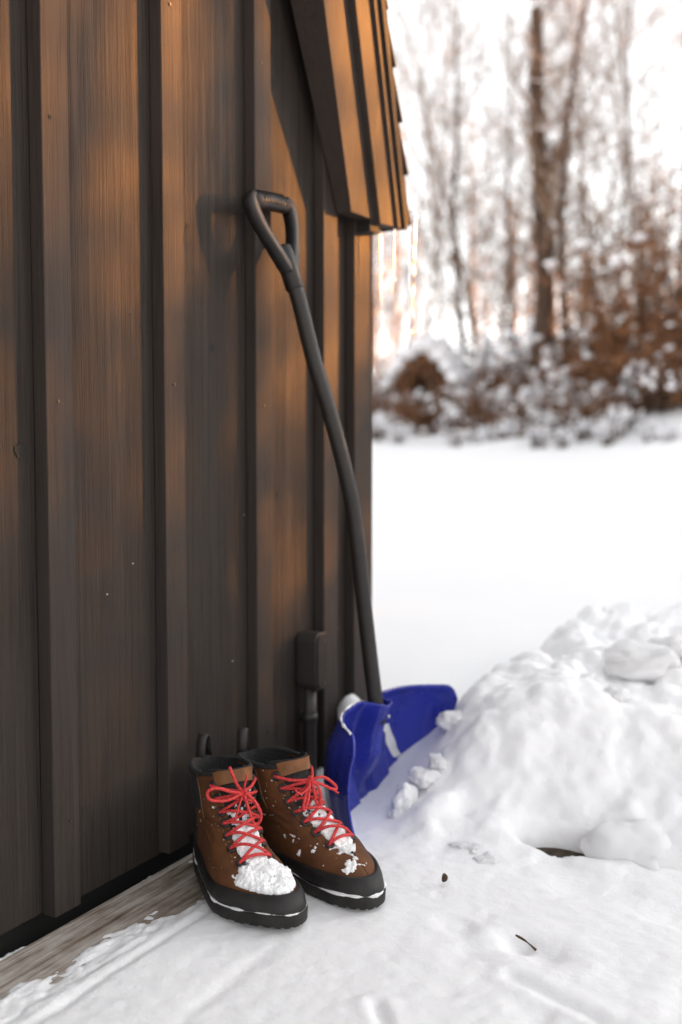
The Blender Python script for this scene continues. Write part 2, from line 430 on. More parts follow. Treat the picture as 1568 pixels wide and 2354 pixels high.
# steep roof edge: three stepped barge boards, then the shingles
def E1(v): return .059 + (490 - v) / 490 * .035
def layer_line(a, b_, add, k=3.2):
    (u0, v0), (u1, v1) = a, b_                                # top pixel, bottom pixel
    T = onx(u0, v0, E1(v0) + add); B = onx(u1, v1, E1(v1) + add)
    return B, B + (T - B) * k
roof = MB()
L = {}
spec = [('barge_board', (744, 0), (808, 487), (826, 0), (888, 516), 0.0, None),
        ('barge_board', (817, 0), (875, 514), (864, 0), (922, 525), .015, 0.0),
        ('barge_board', (860, 0), (916, 525), (884, 0), (938, 528), .0225, .030)]
lines = []
roof_root = None
def quad_prism(lb, lt, rb, rt, back):
    b_ = MB(); fr = [lb, rb, rt, lt]; bk = [np.array([back if back is not None else .0012, p[1], p[2]]) for p in fr]
    return b_.prism(bk, fr)
Q = []
for nm, lt_, lb_, rt_, rb_, add, backadd in spec:
    lb, lt = layer_line(lt_, lb_, add); rb, rt = layer_line(rt_, rb_, add)
    Q.append((lb, lt, rb, rt, add))
# shingle slab: from behind the last barge board outwards, running back over the whole roof
ob, ot = layer_line((887, 0), (942, 512), .029)
ib, it = layer_line((877, 0), (932, 527), .029)
sl = MB()
sl.prism([(-3.2, p[1], p[2]) for p in (ib, ob, ot, it)], [p for p in (ib, ob, ot, it)])
roof_o = sl.build('roof', 'shingle', shed)
for k, (lb, lt, rb, rt, add) in enumerate(Q):
    b_ = MB(); fr = [lb, rb, rt, lt]
    if k == 0: bk = [np.array([.0262, p[1], p[2]]) for p in fr]
    else:
        prev = Q[k - 1]; dx = add - prev[4]
        bk = [p - np.array([dx + .012, 0, 0]) for p in fr]
    b_.prism(bk, fr); o = b_.build('barge_board', 'batten_paint', roof_o); bevel(o, .0015, 2)
# overlapping shingle courses along the slope
slope = (ot - ob) / np.linalg.norm(ot - ob); nrm = np.array([0, -slope[2], slope[1]]); nrm = nrm / np.linalg.norm(nrm)
if nrm[1] < 0: nrm = -nrm
for k in range(13):
    base = ob + slope * (.105 * k - .006); x1 = base[0] + .004 + rw.uniform(-.002, .003); tip = base + slope * .135
    pa = [base, base + nrm * .006, tip + nrm * .002, tip]
    MB().prism([(-3.2, p[1], p[2]) for p in pa], [(x1, p[1], p[2]) for p in pa]).build('shingle', 'shingle', roof_o)
# soffit strip at the foot of the barge boards and a rafter end below it
p = onx(862, 528, E1(490) - .004); MB().box((.004, p[1] - .020, p[2] - .006), (p[0], p[1] + .018, p[2] + .03)).build('rafter_end', 'black_gap', roof_o)

# ------------------------------------------------------------------ icicles
def icicle(u0, v0, v1, x, r, label, seed, du=0):
    p0 = onx(u0, v0, x); p1 = onx(u0 + du, v1, x); q = random.Random(seed); n_ = 26; pts, rad = [], []
    for i in range(n_ + 1):
        t = i / n_; pts.append(np.array([p0[0] + q.uniform(-1, 1) * r * .12, p0[1] + (p1[1] - p0[1]) * t + q.uniform(-1, 1) * r * .12, p0[2] + (p1[2] - p0[2]) * t]))
        rad.append(r * ((1 - t) ** .75 * (1 + .16 * math.sin(t * 42 + seed)) + .05))
    o = MB().tube(pts, rad, 10).build('icicle', 'ice', None, True); tag(o, label, 'icicle'); return o
icicle(948, 488, 812, float(ob[0]) - .004, .0100, 'long icicle hanging from the outer corner of the dark roof edge', 1, -5)
icicle(905, 526, 690, .085, .0028, 'thin short icicle hanging under the barge boards of the roof edge', 2)
icicle(874, 528, 770, .055, .0026, 'thin long icicle hanging by the rafter end next to the wall corner', 3)

# ------------------------------------------------------------------ wall box with conduit
pb = onx(703, 1512, .0)
bx = empty('junction_box', (0, 1.660, .183), 'dark painted box with rounded face on a pipe against the shed wall', 'junction box')
def rounded(w, h, r, n_=6):
    out = []
    for cx, cy, a0 in ((w - r, h - r, 0), (-w + r, h - r, 90), (-w + r, -h + r, 180), (w - r, -h + r, 270)):
        for k in range(n_ + 1):
            a = math.radians(a0 + 90 * k / n_); out.append((cx + r * math.cos(a), cy + r * math.sin(a)))
    return out
o_ = rounded(.024, .056, .0165)
zc = .062
hb = MB().prism([(.0025, a, c + zc) for a, c in o_], [(.048, a, c + zc) for a, c in o_]).build('housing', 'box_paint', bx); bevel(hb, .002, 2)
o2 = rounded(.022, .054, .0165)
cv = MB().prism([(.0482, a, c + zc) for a, c in o2], [(.053, a, c + zc) for a, c in o2]).build('cover', 'batten_paint', bx); bevel(cv, .002, 3)
for dz in (.043, -.043):
    MB().tube([(.0525, 0, zc + dz), (.0545, 0, zc + dz)], .004, 10).build('screw', 'box_paint', cv)
MB().tube([(.020, .0, .010), (.020, .0, -.06), (.020, 0, -.19)], .0135, 14).build('conduit', 'box_paint', bx, True)
MB().tube([(.020, .0, -.045), (.020, 0, -.062)], .0155, 14).build('conduit_clip', 'box_paint', bx, True)

# ------------------------------------------------------------------ weathered plank along the wall
pk = MB().box((.018, -2.2, -.05), (.158, 1.375, -.0105)).build('wooden_plank', 'weathered_wood'); bevel(pk, .003, 2)
tag(pk, 'weathered grey plank dusted with snow at the foot of the shed wall', 'plank')

# ------------------------------------------------------------------ snow shovel
GY0 = 1.545
shovel = empty('snow_shovel', (.2, 1.62, 0), 'blue bladed snow shovel with bent dark shaft leaning on the shed', 'shovel')
def sh(name, mb, material, parent=shovel, smooth=True):
    if parent is shovel:
        mb.v = [(v[0] - .2, v[1] - 1.62, v[2]) for v in mb.v]
    else:
        mb.v = [(v[0] - .2, v[1] - 1.62, v[2]) for v in mb.v]
    return mb.build(name, material, parent, smooth)
# shaft through picture points with a depth plan
shaft_px = [(668, 628, 1.496), (690, 700, 1.503), (722, 830, 1.519), (760, 955, 1.535), (793, 1080, 1.557), (815, 1195, 1.575), (838, 1400, 1.599), (853, 1530, 1.612), (868, 1650, 1.622)]
sp = [ony(u, v, y) for u, v, y in shaft_px]
sp.append(sp[-1] + (sp[-1] - sp[-2]) * .08)
sh('shaft', MB().tube(spline(sp, 6), .0142, 18), 'shaft_metal')
# D grip
top = sp[0]; ax = (sp[0] - sp[1]); ax = ax / np.linalg.norm(ax)
wy = np.array([0, 1.0, 0]); wy = wy - ax * (wy @ ax); wy = wy / np.linalg.norm(wy); nz = np.cross(wy, ax)
def G(a, w, n_=0.0): return top + ax * a + wy * w + nz * n_
def ribbon(path, half_n, half_w):
    """flat bar following path (a, w), thin across the path, wide along nz"""
    P = spline([np.array([a, w, 0]) for a, w in path], 8); mb = MB(); rings = []
    for i, p in enumerate(P):
        t = P[min(i + 1, len(P) - 1)] - P[max(i - 1, 0)]; t = t / np.linalg.norm(t); q = np.array([-t[1], t[0], 0])
        f_ = i / (len(P) - 1); hn = np.interp(f_, np.linspace(0, 1, len(half_n)), half_n); hw = np.interp(f_, np.linspace(0, 1, len(half_w)), half_w)
        ring = []
        for k in range(12):
            an = 2 * math.pi * k / 12; c, s = math.cos(an), math.sin(an)
            cc = math.copysign(abs(c) ** .6, c); ss = math.copysign(abs(s) ** .6, s)
            ring.append(G(p[0] + q[0] * hw * cc, p[1] + q[1] * hw * cc, hn * ss))
        rings.append(ring)
    k0 = 0
    for r in rings: mb.v += [tuple(x) for x in r]
    for i in range(len(rings) - 1):
        for k in range(12):
            a, b_ = i * 12 + k, i * 12 + (k + 1) % 12; mb.f.append((a, b_, b_ + 12, a + 12))
    mb.f.append(tuple(range(12))[::-1]); mb.f.append(tuple((len(rings) - 1) * 12 + k for k in range(12)))
    return mb
gl = ribbon([(.004, -.006), (.036, -.027), (.078, -.053), (.108, -.0635), (.126, -.0635), (.135, -.053)], [.013, .0125, .012, .0125, .013, .012], [.012, .0105, .0105, .0115, .0115, .010])
gr = ribbon([(.004, .006), (.036, .027), (.078, .053), (.108, .0635), (.126, .0635), (.135, .053)], [.013, .0125, .012, .0125, .013, .012], [.012, .0105, .0105, .0115, .0115, .010])
grip = sh('grip', MB().tube([G(.126, -.060), G(.129, -.032), G(.130, 0), G(.129, .032), G(.126, .060)], [.0135, .0150, .0155, .0150, .0135], 16), 'grip_plastic')
sh('grip_arm', gl, 'grip_plastic', grip); sh('grip_arm', gr, 'grip_plastic', grip)
for k in range(9):
    w = -.036 + .009 * k
    sh('grip_ridge', MB().tube([G(.130 + .0158 * math.cos(a), w, .0158 * math.sin(a)) for a in np.linspace(-2.2, 2.2, 12)], .0011, 5), 'grip_plastic', grip)
sh('grip_collar', MB().tube([G(-.030, 0), G(-.028, 0), G(.02, 0), G(.045, 0), G(.05, 0)], [.0152, .0168, .0172, .0150, .012], 18), 'grip_plastic')
# blade
Y0, Y1, ZB = 1.405, 1.838, -.075
def blade_pt(s, t, off=0.0):
    """s -1..1 near to far edge, t 0..1 bottom to top -> point on the concave face"""
    s = np.asarray(s, float); t = np.asarray(t, float)
    a = np.abs(s)
    ztop = .198 - .012 * a ** 2 - .028 * np.clip((a - .90) / .10, 0, 1) ** 2.4
    ztop = ztop - .012 * np.exp(-(s / .10) ** 2)
    z = ZB + (ztop - ZB) * t
    tt = (z - ZB) / (.20 - ZB)
    prof = .046 * ((tt - .60) / .5) ** 2
    e = .144 + .104 * a ** 3.4 + prof - .004 * a
    # ribs pressed into the blade
    chan = np.exp(-np.clip(np.abs(s) - .060, 0, 1) ** 2 / .0016) * sstep(.30, .62, tt)
    e = e + .046 * chan
    panel = sstep(.10, .16, a) * (1 - sstep(.40, .50, a)) * sstep(.12, .2, tt) * (1 - sstep(.52 + .25 * a, .60 + .25 * a, tt))
    e = e + .011 * panel
    rim = sstep(.93, .975, a) + sstep(.93, .985, t) * (1 - chan)
    e = e + .005 * np.clip(rim, 0, 1)
    groove = sstep(.60, .64, a) * (1 - sstep(.86, .90, a))
    e = e - .006 * groove * sstep(.06, .2, tt) * (1 - sstep(.78, .9, tt))
    y = Y0 + (Y1 - Y0) * (s + 1) / 2
    return np.stack([e + off, y + 0 * z, z], -1)
ss, tt = np.meshgrid(np.linspace(-1, 1, 181), np.linspace(0, 1, 91), indexing='ij')
Pb = blade_pt(ss, tt) - np.array([.2, 1.62, 0])
blade = grid_obj('blade', Pb, 'blue_plastic', shovel); solid(blade, .0042, 0)
# socket around the end of the shaft
sk = [sp[-2] + (sp[-3] - sp[-2]) * .10, sp[-2], sp[-2] + (sp[-2] - sp[-3]) * .5, sp[-2] + (sp[-2] - sp[-3]) * 1.0]
sh('socket', MB().tube([sk[0], sk[0], sk[1], sk[2], sk[3] + np.array([.004, 0, 0])], [.0145, .0195, .0205, .021, .016], 20), 'blue_plastic', blade)
# white sticker on the far half
s_, t_ = np.meshgrid(np.linspace(0, 1, 8), np.linspace(0, 1, 14), indexing='ij')
St = blade_pt(.40 + .11 * s_ + .16 * (1 - t_), .46 + .26 * t_, .0035) - np.array([.2, 1.62, 0])
grid_obj('sticker', St, 'sticker', blade)
pr = blade_pt(np.array(.05), np.array(.90), .004)
sh('rivet', MB().tube([pr, pr + np.array([.0035, 0, 0])], .0036, 10), 'metal', blade)

# snow caught on the blade's upper edge and low inside its near wing
qe = random.Random(6); _s = np.linspace(-.93, -.12, 60); _p = blade_pt(_s, np.full(60, 1.0), -.001) - np.array([.2, 1.62, 0])
_vn = fbm(np.arange(60) * .22, 1.7, 0, 3, 5)
MB().tube(list(_p + np.array([-.003, 0, .001])), [max(.0002, .0012 + .0032 * v) for v in _vn], 7).build('edge_snow', 'loose_snow', blade, True)
_s, _t = np.meshgrid(np.linspace(-.99, .2, 130), np.linspace(.27, .62, 60), indexing='ij')
_b = blade_pt(_s, _t, 0.0); _k = fbm(_b[..., 1] * 34, _b[..., 2] * 34, 0, 4, 15, .6) + .9 * sstep(.012, -.02, _b[..., 2]) - .72
_b = _b + np.array([1.0, 0, .3]) * np.clip(.010 * _k, -.0012, .007)[..., None] - np.array([.2, 1.62, 0])
grid_obj('clinging_snow', _b, 'loose_snow', blade)

# ------------------------------------------------------------------ boots
ZT = np.array([.012, .022, .032, .045, .058, .068, .077, .087, .098, .110, .124, .138, .150, .162, .175])
XB = np.array([.006, .002, .000, .000, .002, .004, .007, .010, .012, .013, .013, .011, .008, .005, .003])
XF = np.array([.270, .277, .280, .268, .237, .207, .186, .171, .158, .147, .138, .131, .126, .123, .121])
WW = np.array([.0445, .047, .048, .048, .047, .0455, .043, .0405, .0385, .037, .0365, .037, .038, .039, .0395])
_zf = np.linspace(.012, .175, 200)
def _sm(t):
    v = np.interp(_zf, ZT, t)
    for _ in range(40): v = np.concatenate([[v[0]], .25 * v[:-2] + .5 * v[1:-1] + .25 * v[2:], [v[-1]]])
    return v
_xb, _xf, _ww = _sm(XB), _sm(XF), _sm(WW)
def boot_xy(phi, z, side):
    xb, xf, w = np.interp(z, _zf, _xb), np.interp(z, _zf, _xf), np.interp(z, _zf, _ww)
    c, s = np.cos(phi), np.sin(phi)
    low = 1 - sstep(.06, .12, z)
    ex = .86 - .10 * low
    xx = (xb + xf) / 2 + (xf - xb) / 2 * np.sign(c) * np.abs(c) ** ex
    wf = np.interp(xx, [0, .03, .08, .12, .19, .24, .28], [.70, .73, .72, .78, 1.02, .94, .80])
    wf = wf * low + (1 - low) * (1.0 - .05 * sstep(.06, .0, xx))
    yy = w * wf * np.sign(s) * np.abs(s) ** .84
    yy = yy + side * low * .009 * np.sin((xx - .05) / .23 * math.pi) * -1 + side * .010 * sstep(.18, .28, xx)
    return xx, yy
def boot_S(phi, z, off=0.0, side=1):
    phi = np.asarray(phi, float); z = np.asarray(z, float) + 0 * phi
    x, y = boot_xy(phi, z, side); P = np.stack([x, y, z], -1)
    h = 1e-3
    xa, ya = boot_xy(phi + h, z, side); xz, yz = boot_xy(phi, np.clip(z + h, .012, .175), side)
    xy_, yy_ = boot_xy(phi - h, z, side); xm, ym = boot_xy(phi, np.clip(z - h, .012, .175), side)
    tu = np.stack([xa - xy_, ya - yy_, 0 * x], -1); tv = np.stack([xz - xm, yz - ym, 0 * x + 2 * h], -1)
    n_ = np.cross(tu, tv); n_ = n_ / (np.linalg.norm(n_, axis=-1, keepdims=True) + 1e-9)
    return P + n_ * np.asarray(off)[..., None], n_
def throat(z):           # half angle of the lacing opening at height z
    zz = [.060, .064, .075, .09, .11, .13, .15, .17]; ww = [.0, .012, .0165, .0185, .020, .022, .026, .030]
    half = np.interp(z, zz, ww); xf = np.interp(z, _zf, _xf); w = np.interp(z, _zf, _ww)
    return np.arcsin(np.clip(half / w, 0, .95) ** (1 / .84))
TOPZ = .158
def make_boot(loc, rz, side, label, seed, heavy, sx=1.085):
    root = empty('winter_boot', loc, label, 'boot', 'pair of winter boots by the shed', rz); root.scale = (sx, 1.085, 1.05)
    # ---- upper
    nz_, nf = 64, 140
    zz = np.linspace(.016, TOPZ, nz_)
    u = np.linspace(0, 1, nf)
    th = throat(zz)
    PH = th[None, :] + (2 * math.pi - 2 * th[None, :]) * u[:, None]
    Z = np.broadcast_to(zz[None, :], PH.shape) + .006 * np.cos(PH) * sstep(.12, TOPZ, zz)[None, :]
    P, N = boot_S(PH, Z, 0, side)
    wr = .0011 * fbm(P[..., 0] * 30, P[..., 1] * 30, P[..., 2] * 45, 4, seed) + .0012 * np.sin(P[..., 2] * 420 + 5 * fbm(P[..., 0] * 20, P[..., 1] * 20, 0, 2, seed + 3)) * np.exp(-((P[..., 2] - .085) / .016) ** 2) * sstep(.18, .12, P[..., 0])
    P = P + N * wr[..., None]
    up = grid_obj('upper', P, 'leather', root); solid(up, .0028, -1)
    # quarter seam and eyestay stitching
    for e_ in (1, -1):
        pts = [boot_S(e_ * (throat(z) + .26), z, .0012, side)[0] for z in np.linspace(.072, .15, 24)]
        MB().tube(pts, .0005, 5).build('stitching', 'stitch', up, True)
        pts = [boot_S(e_ * 1.47, z, .0012, side)[0] for z in np.linspace(.098, .152, 20)]
        MB().tube(pts, .0006, 5).build('stitching', 'stitch', up, True)
        pts = [boot_S(e_ * (throat(.098) + .26 + k * (1.45 - throat(.098) - .26)), .098 + .004 * math.sin(k * 3), .001, side)[0] for k in np.linspace(0, 1, 24)]
        MB().tube(pts, .0009, 5).build('seam', 'leather', up, True)
    # ---- lining
    PHI, ZI = np.meshgrid(np.linspace(0, 2 * math.pi, 80), np.linspace(.07, TOPZ - .002, 20), indexing='ij')
    inner = boot_S(PHI, ZI, -.0055, side)[0]
    grid_obj('lining', inner, 'felt', root, flip=True)
    # ---- felt ankle panel
    uu, vv = np.meshgrid(np.linspace(-1, 1, 60), np.linspace(0, 1, 40), indexing='ij')
    zb_ = .088 + .020 * np.abs(uu) ** 1.6; FZ = zb_ + (TOPZ - .001 - zb_) * vv
    FP = math.pi + uu * 1.66
    fp, fn = boot_S(FP, FZ - .006 * vv, .0018, side)
    fp = fp + fn * (.0008 * fbm(fp[..., 0] * 300, fp[..., 1] * 300, fp[..., 2] * 300, 2, seed + 8))[..., None]
    fl = grid_obj('ankle_panel', fp, 'felt', root); solid(fl, .003, -1)
    # ---- padded collar roll
    pts, rad = [], []
    for k in range(72):
        a = throat(TOPZ) * 1.02 + (2 * math.pi - 2.04 * throat(TOPZ)) * k / 71
        z = TOPZ + .006 * math.cos(a) + .002 * math.sin(a * 3 + seed)
        p, n_ = boot_S(a, min(z, .174), -.001, side); p = np.array(p); p[2] = z + .001
        pts.append(p); rad.append(.0044 * (1 + .12 * math.sin(k * 2.1) * math.sin(k * .7)) * (.75 + .25 * (1 - math.cos(a)) / 2))
    MB().tube(pts, rad, 9).build('collar', 'felt', root, True)
    # ---- tongue
    uu, vv = np.meshgrid(np.linspace(-1, 1, 40), np.linspace(0, 1, 50), indexing='ij')
    TZ = .062 + (.1735 - .062) * vv - .008 * vv * np.abs(uu) ** 3
    TP = uu * (throat(TZ) + .42)
    tp, tn = boot_S(TP, np.clip(TZ, .012, .1748), -.0035 + .003 * np.cos(uu * 1.5), side)
    tp[..., 0] += .004 * vv ** 4
    tg = grid_obj('tongue', tp, 'felt', root); solid(tg, .003, -1)
    uu, vv = np.meshgrid(np.linspace(-1, 1, 24), np.linspace(0, 1, 18), indexing='ij')
    TZ = .1480 + .0250 * vv - .007 * (1 - vv) * (1 - np.abs(uu) ** 2) * -1 - .006 * vv * np.abs(uu) ** 3
    q, _ = boot_S(uu * (throat(TZ) + .02), np.clip(TZ, .012, .1748), .0012 + .003 * np.cos(uu * 1.5) - .0015 * vv, side)
    q[..., 0] += .004 * ((TZ - .076) / .0975) ** 4
    grid_obj('tongue_patch', q, 'tan_leather', tg)
    # ---- rubber rand
    nu = 150; A = np.linspace(0, 2 * math.pi, nu, endpoint=False)
    xr, _ = boot_xy(A, np.full(nu, .035), side)
    rt = .0445 - .007 * np.exp(-((xr - .13) / .055) ** 2) + .032 * sstep(.045, .0, xr) + .001 * sstep(.2, .27, xr)
    rows = []
    for off, tz in ((.0035, .0), (.0050, .12), (.0054, .35), (.0052, .7), (.0044, .93), (.0030, 1.0), (-.001, 1.005)):
        zr = .0205 + (rt - .0205) * tz
        rows.append(boot_S(A, zr, np.full(nu, off), side)[0])
    grid_obj('rand', np.stack(rows, 1), 'rubber', root, close_u=True)
    # ---- outsole: slab with a lip, a curved-up toe and lugs below
    def outl(z, off):
        p, _ = boot_S(A, np.full(nu, .030), np.full(nu, off), side); p = p.copy(); spring = .006 * sstep(.20, .28, p[:, 0])
        p[:, 2] = z + spring; return p
    rows = [outl(.0205, -.004), outl(.0205, .0058), outl(.0185, .0072), outl(.006, .0066), outl(.004, .004), outl(.004, -.02)]
    so = grid_obj('outsole', np.stack(rows, 1), 'sole_rubber', root, close_u=True)
    rowsb = outl(.004, -.02); mesh_obj('sole_bottom', rowsb, [tuple(range(nu))[::-1]], 'sole_rubber', so)
    lug = MB()
    for k in range(0, nu, 5):
        p0 = outl(.0045, .0030)[k]; p1 = outl(.0045, .0030)[(k + 3) % nu]; q0 = outl(.0045, -.014)[k]; q1 = outl(.0045, -.014)[(k + 3) % nu]
        dn = np.array([0, 0, -.0022]); lug.prism([p0 + dn, p1 + dn, q1 + dn, q0 + dn], [p0, p1, q1, q0])
    lug.build('tread', 'sole_rubber', so)['kind'] = 'stuff'
    # ---- pull loop at the heel
    lp = []
    for k in range(17):
        a = math.pi * k / 16; lp.append((.0035 + .0115 * math.cos(a) - .004, .150 + .037 * math.sin(a) ** .7 + .004 * (1 - math.cos(a)) / 2))
    ca, sa = math.cos(side * .0 - .85), math.sin(side * .0 - .85)
    rows = [[(ca * x - sa * y - .001, sa * x + ca * y, z) for (x, z) in lp] for y in (-.0075, .0075)]
    pl = grid_obj('pull_loop', np.array(rows), 'strap', root); solid(pl, .0013, 0)
    # ---- eyelets and laces
    rows_z = [.0690, .0800, .0915, .1035, .1165, .1330, .1490]
    ey = {1: [], -1: []}
    for e_ in (1, -1):
        for z in rows_z:
            a = e_ * (throat(z) + .135); p, n_ = boot_S(a, z, .0012, side); p, n_ = np.array(p), np.array(n_)
            t1 = np.cross(n_, [0, 0, 1.0]); t1 /= np.linalg.norm(t1); t2 = np.cross(n_, t1)
            MB().tube([p + n_ * .001 + .0050 * (t1 * math.cos(k) + t2 * math.sin(k)) for k in np.linspace(0, 2 * math.pi, 15)], .0021, 7, False).build('eyelet', 'eyelet', up, True)
            ey[e_].append((p + n_ * .0014, n_))
    lace = None
    rl = random.Random(seed)
    def strand(P, r=.0022):
        nonlocal lace
        o = MB().tube(spline(P, 7), r, 7).build('lace', 'lace', root if lace is None else lace, True)
        if lace is None: lace = o
        return o
    def front(z, off): return np.array(boot_S(0.0, z, off, side)[0])
    def over(pa, na, pb_, nb, lift, sag):
        m1 = pa * .7 + pb_ * .3; m2 = pa * .3 + pb_ * .7; zc_ = (pa[2] + pb_[2]) / 2
        f1 = front(m1[2], .004); f2 = front(m2[2], .004)
        nn = (na + nb); nn /= np.linalg.norm(nn)
        m1 = m1 + nn * lift; m2 = m2 + nn * lift
        m1[2] += sag; m2[2] += sag * .5
        return [pa - na * .003, pa + na * .0015, m1, m2, pb_ + nb * .0015, pb_ - nb * .003]
    (a0, na0), (b0, nb0) = ey[1][0], ey[-1][0]
    strand(over(a0, na0, b0, nb0, .0085, -.001))
    for k in range(len(rows_z) - 2):
        for e_, lift in ((1, .0125), (-1, .0095)):
            (pa, na), (pb_, nb) = ey[e_][k], ey[-e_][k + 1]
            strand(over(pa, na, pb_, nb, lift + rl.uniform(-.002, .003), rl.uniform(-.005, .004)))
    kn = front(.1385, .0165); kn[1] += side * .001
    for e_ in (1, -1):
        for idx, dz in ((-1, .0015), (-2, -.0015)):
            p, n_ = ey[e_][idx]; m_ = p * .5 + kn * .5 + n_ * .004 + np.array([0, 0, -.001 + rl.uniform(-.0015, .0015)])
            strand([p - n_ * .003, p + n_ * .002, m_, kn + np.array([0, e_ * .003, dz])])
    # knot
    for k in range(3):
        c = kn + np.array([.001 * k, 0, .001 * (k - 1)])
        strand([c + np.array([.0032 * math.cos(t + k), .0034 * math.sin(t + k) * (1 if k < 2 else .6), .0042 * math.sin(t * (1 + .5 * k))]) for t in np.linspace(0, 5.6, 9)], .0019)
    def rel(pts): return [kn + np.array(p) for p in pts]
    if heavy:
        strand(rel([(0, .002, 0), (.008, .012, -.012), (.012, .020, -.030), (.013, .017, -.042), (.012, .010, -.043), (.009, .005, -.028), (.004, .001, -.008), (0, 0, 0)]))
        strand(rel([(0, -.002, 0), (.008, -.020, .006), (.010, -.042, .016), (.008, -.055, .013), (.009, -.052, .001), (.009, -.028, -.004), (.003, -.004, 0)]))
        strand(rel([(0, 0, 0), (.003, -.010, .012), (.003, -.017, .028), (.001, -.021, .040)]))
        strand(rel([(0, 0, 0), (.004, .000, .012), (.005, .003, .026)]), .0016)
        strand(rel([(0, 0, 0), (.008, -.010, -.014), (.011, -.018, -.034)]), .0014)
    else:
        strand(rel([(0, .002, 0), (.006, .018, .003), (.010, .034, -.008), (.012, .040, -.018), (.012, .030, -.016), (.008, .014, -.006), (0, 0, 0)]))
        strand(rel([(0, -.002, 0), (.008, -.012, -.008), (.013, -.022, -.024), (.014, -.024, -.034), (.012, -.016, -.028), (.006, -.006, -.010), (0, 0, 0)]))
        strand(rel([(0, .001, 0), (.008, .008, -.008), (.012, .010, -.022), (.011, .007, -.034), (.009, .004, -.030), (.006, .003, -.012), (0, 0, 0)]))
        strand(rel([(0, 0, 0), (.010, -.010, -.004), (.012, -.026, -.010), (.008, -.034, -.004)]), .0016)
        strand(rel([(0, .003, .0), (.009, .022, -.010), (.012, .044, -.026)]), .0014)
    # ---- snow caught on the boot
    def snow_shell(name, uu, vv, phi, z, amp, thr, freq, mask, base=0.0):
        P0, N0 = boot_S(phi, z, base, side)
        nse = fbm(P0[..., 0] * freq, P0[..., 1] * freq, P0[..., 2] * freq, 4, seed + 60, .62) + .28 * fbm(P0[..., 0] * 260, P0[..., 1] * 260, P0[..., 2] * 260, 2, seed + 61)
        d_ = np.clip(amp * (nse + mask - thr), -.006, .0036)
        d_ = d_ + np.where(d_ > 0, (.0019 * fbm(P0[..., 0] * 150, P0[..., 1] * 150, P0[..., 2] * 150, 3, seed + 5, .65) + .0007 * fbm(P0[..., 0] * 500, P0[..., 1] * 500, P0[..., 2] * 500, 2, seed + 6)) * np.clip(d_ / .0015, 0, 1), 0)
        P0 = P0 + N0 * d_[..., None] + np.array([0, 0, 1.0]) * np.clip(d_, 0, 1)[..., None] * .5
        return grid_obj(name, P0, 'loose_snow', root)
    uu, vv = np.meshgrid(np.linspace(-1.5, 1.5, 190), np.linspace(0, 1, 120), indexing='ij')
    Z = .041 + .030 * vv; x_, y_ = boot_xy(uu, Z, side)
    if heavy:
        mk = 1.0 * sstep(.185, .225, x_) * sstep(.10, .35, vv) + .30 * sstep(.16, .20, x_) - .9 * sstep(.2, .05, vv) - 1.6 * sstep(.022, .043, -y_ * side * -1) * 0 - .5 * np.abs(y_ / .05) ** 3
    else:
        mk = .18 * sstep(.2, .25, x_) * sstep(.2, .5, vv) - .8 * sstep(.25, .1, vv)
    snow_shell('snow_patch', uu, vv, uu, Z, .006 if heavy else .008, .58 if heavy else .36, 34 if heavy else 62, mk)
    uu, vv = np.meshgrid(np.linspace(-1, 1, 120), np.linspace(0, 1, 190), indexing='ij')
    Z = .061 + .084 * vv
    snow_shell('snow_patch', uu, vv, uu * (throat(Z) * .98 + .03), Z, .009, .04, 170, .65 * (1 - sstep(.1, .7, vv)) - .42 * sstep(.5, .95, vv) - .5 * np.abs(uu) ** 6, -.0005)
    # crumbs on the side of the leather and the felt
    uu, vv = np.meshgrid(np.linspace(.4, 5.9, 260), np.linspace(0, 1, 120), indexing='ij')
    Z = .055 + .10 * vv; x_, y_ = boot_xy(uu, Z, side)
    snow_shell('snow_crumbs', uu, vv, uu, Z, .006, .86, 240, .30 * np.exp(-((uu - math.pi) / .6) ** 2) * sstep(.1, .5, vv) + .10 * np.exp(-((np.abs(uu - math.pi) - 2.2) / .35) ** 2), .0016)
    # snow packed in the welt
    pts, rad = [], []
    for k in range(nu + 1):
        a = A[k % nu]; p = outl(.0212, .0052)[k % nu] if False else None
    base = outl(.0212, .0050)
    vn = fbm(np.arange(nu) * .16, 3.3 + seed, 0, 3, seed + 90)
    for k in range(nu + 1):
        pts.append(base[k % nu]); rad.append(max(.0001, .0006 + .0042 * (vn[k % nu] + (.22 if base[k % nu][0] > .2 else -.05))))
    MB().tube(pts, rad, 7, False).build('welt_snow', 'loose_snow', root, True)
    return root
BSC = 1.085
def boot_place(toe, d, BSC=1.085): 
    d = np.array(d) / np.linalg.norm(d); heel = np.array(toe) - d * .281 * BSC
    return (heel[0], heel[1], -.0025), math.atan2(d[1], d[0])
loc, rz = boot_place((.318, 1.109), (.848, -.530), 1.11)
make_boot(loc, rz, 1, 'brown leather winter boot with snow heaped on its toe', 3, True, 1.11)
loc, rz = boot_place((.397, 1.236), (.952, -.305), 1.15)
make_boot(loc, rz, -1, 'brown leather winter boot with bare toe, beside the blue shovel blade', 8, False, 1.15)

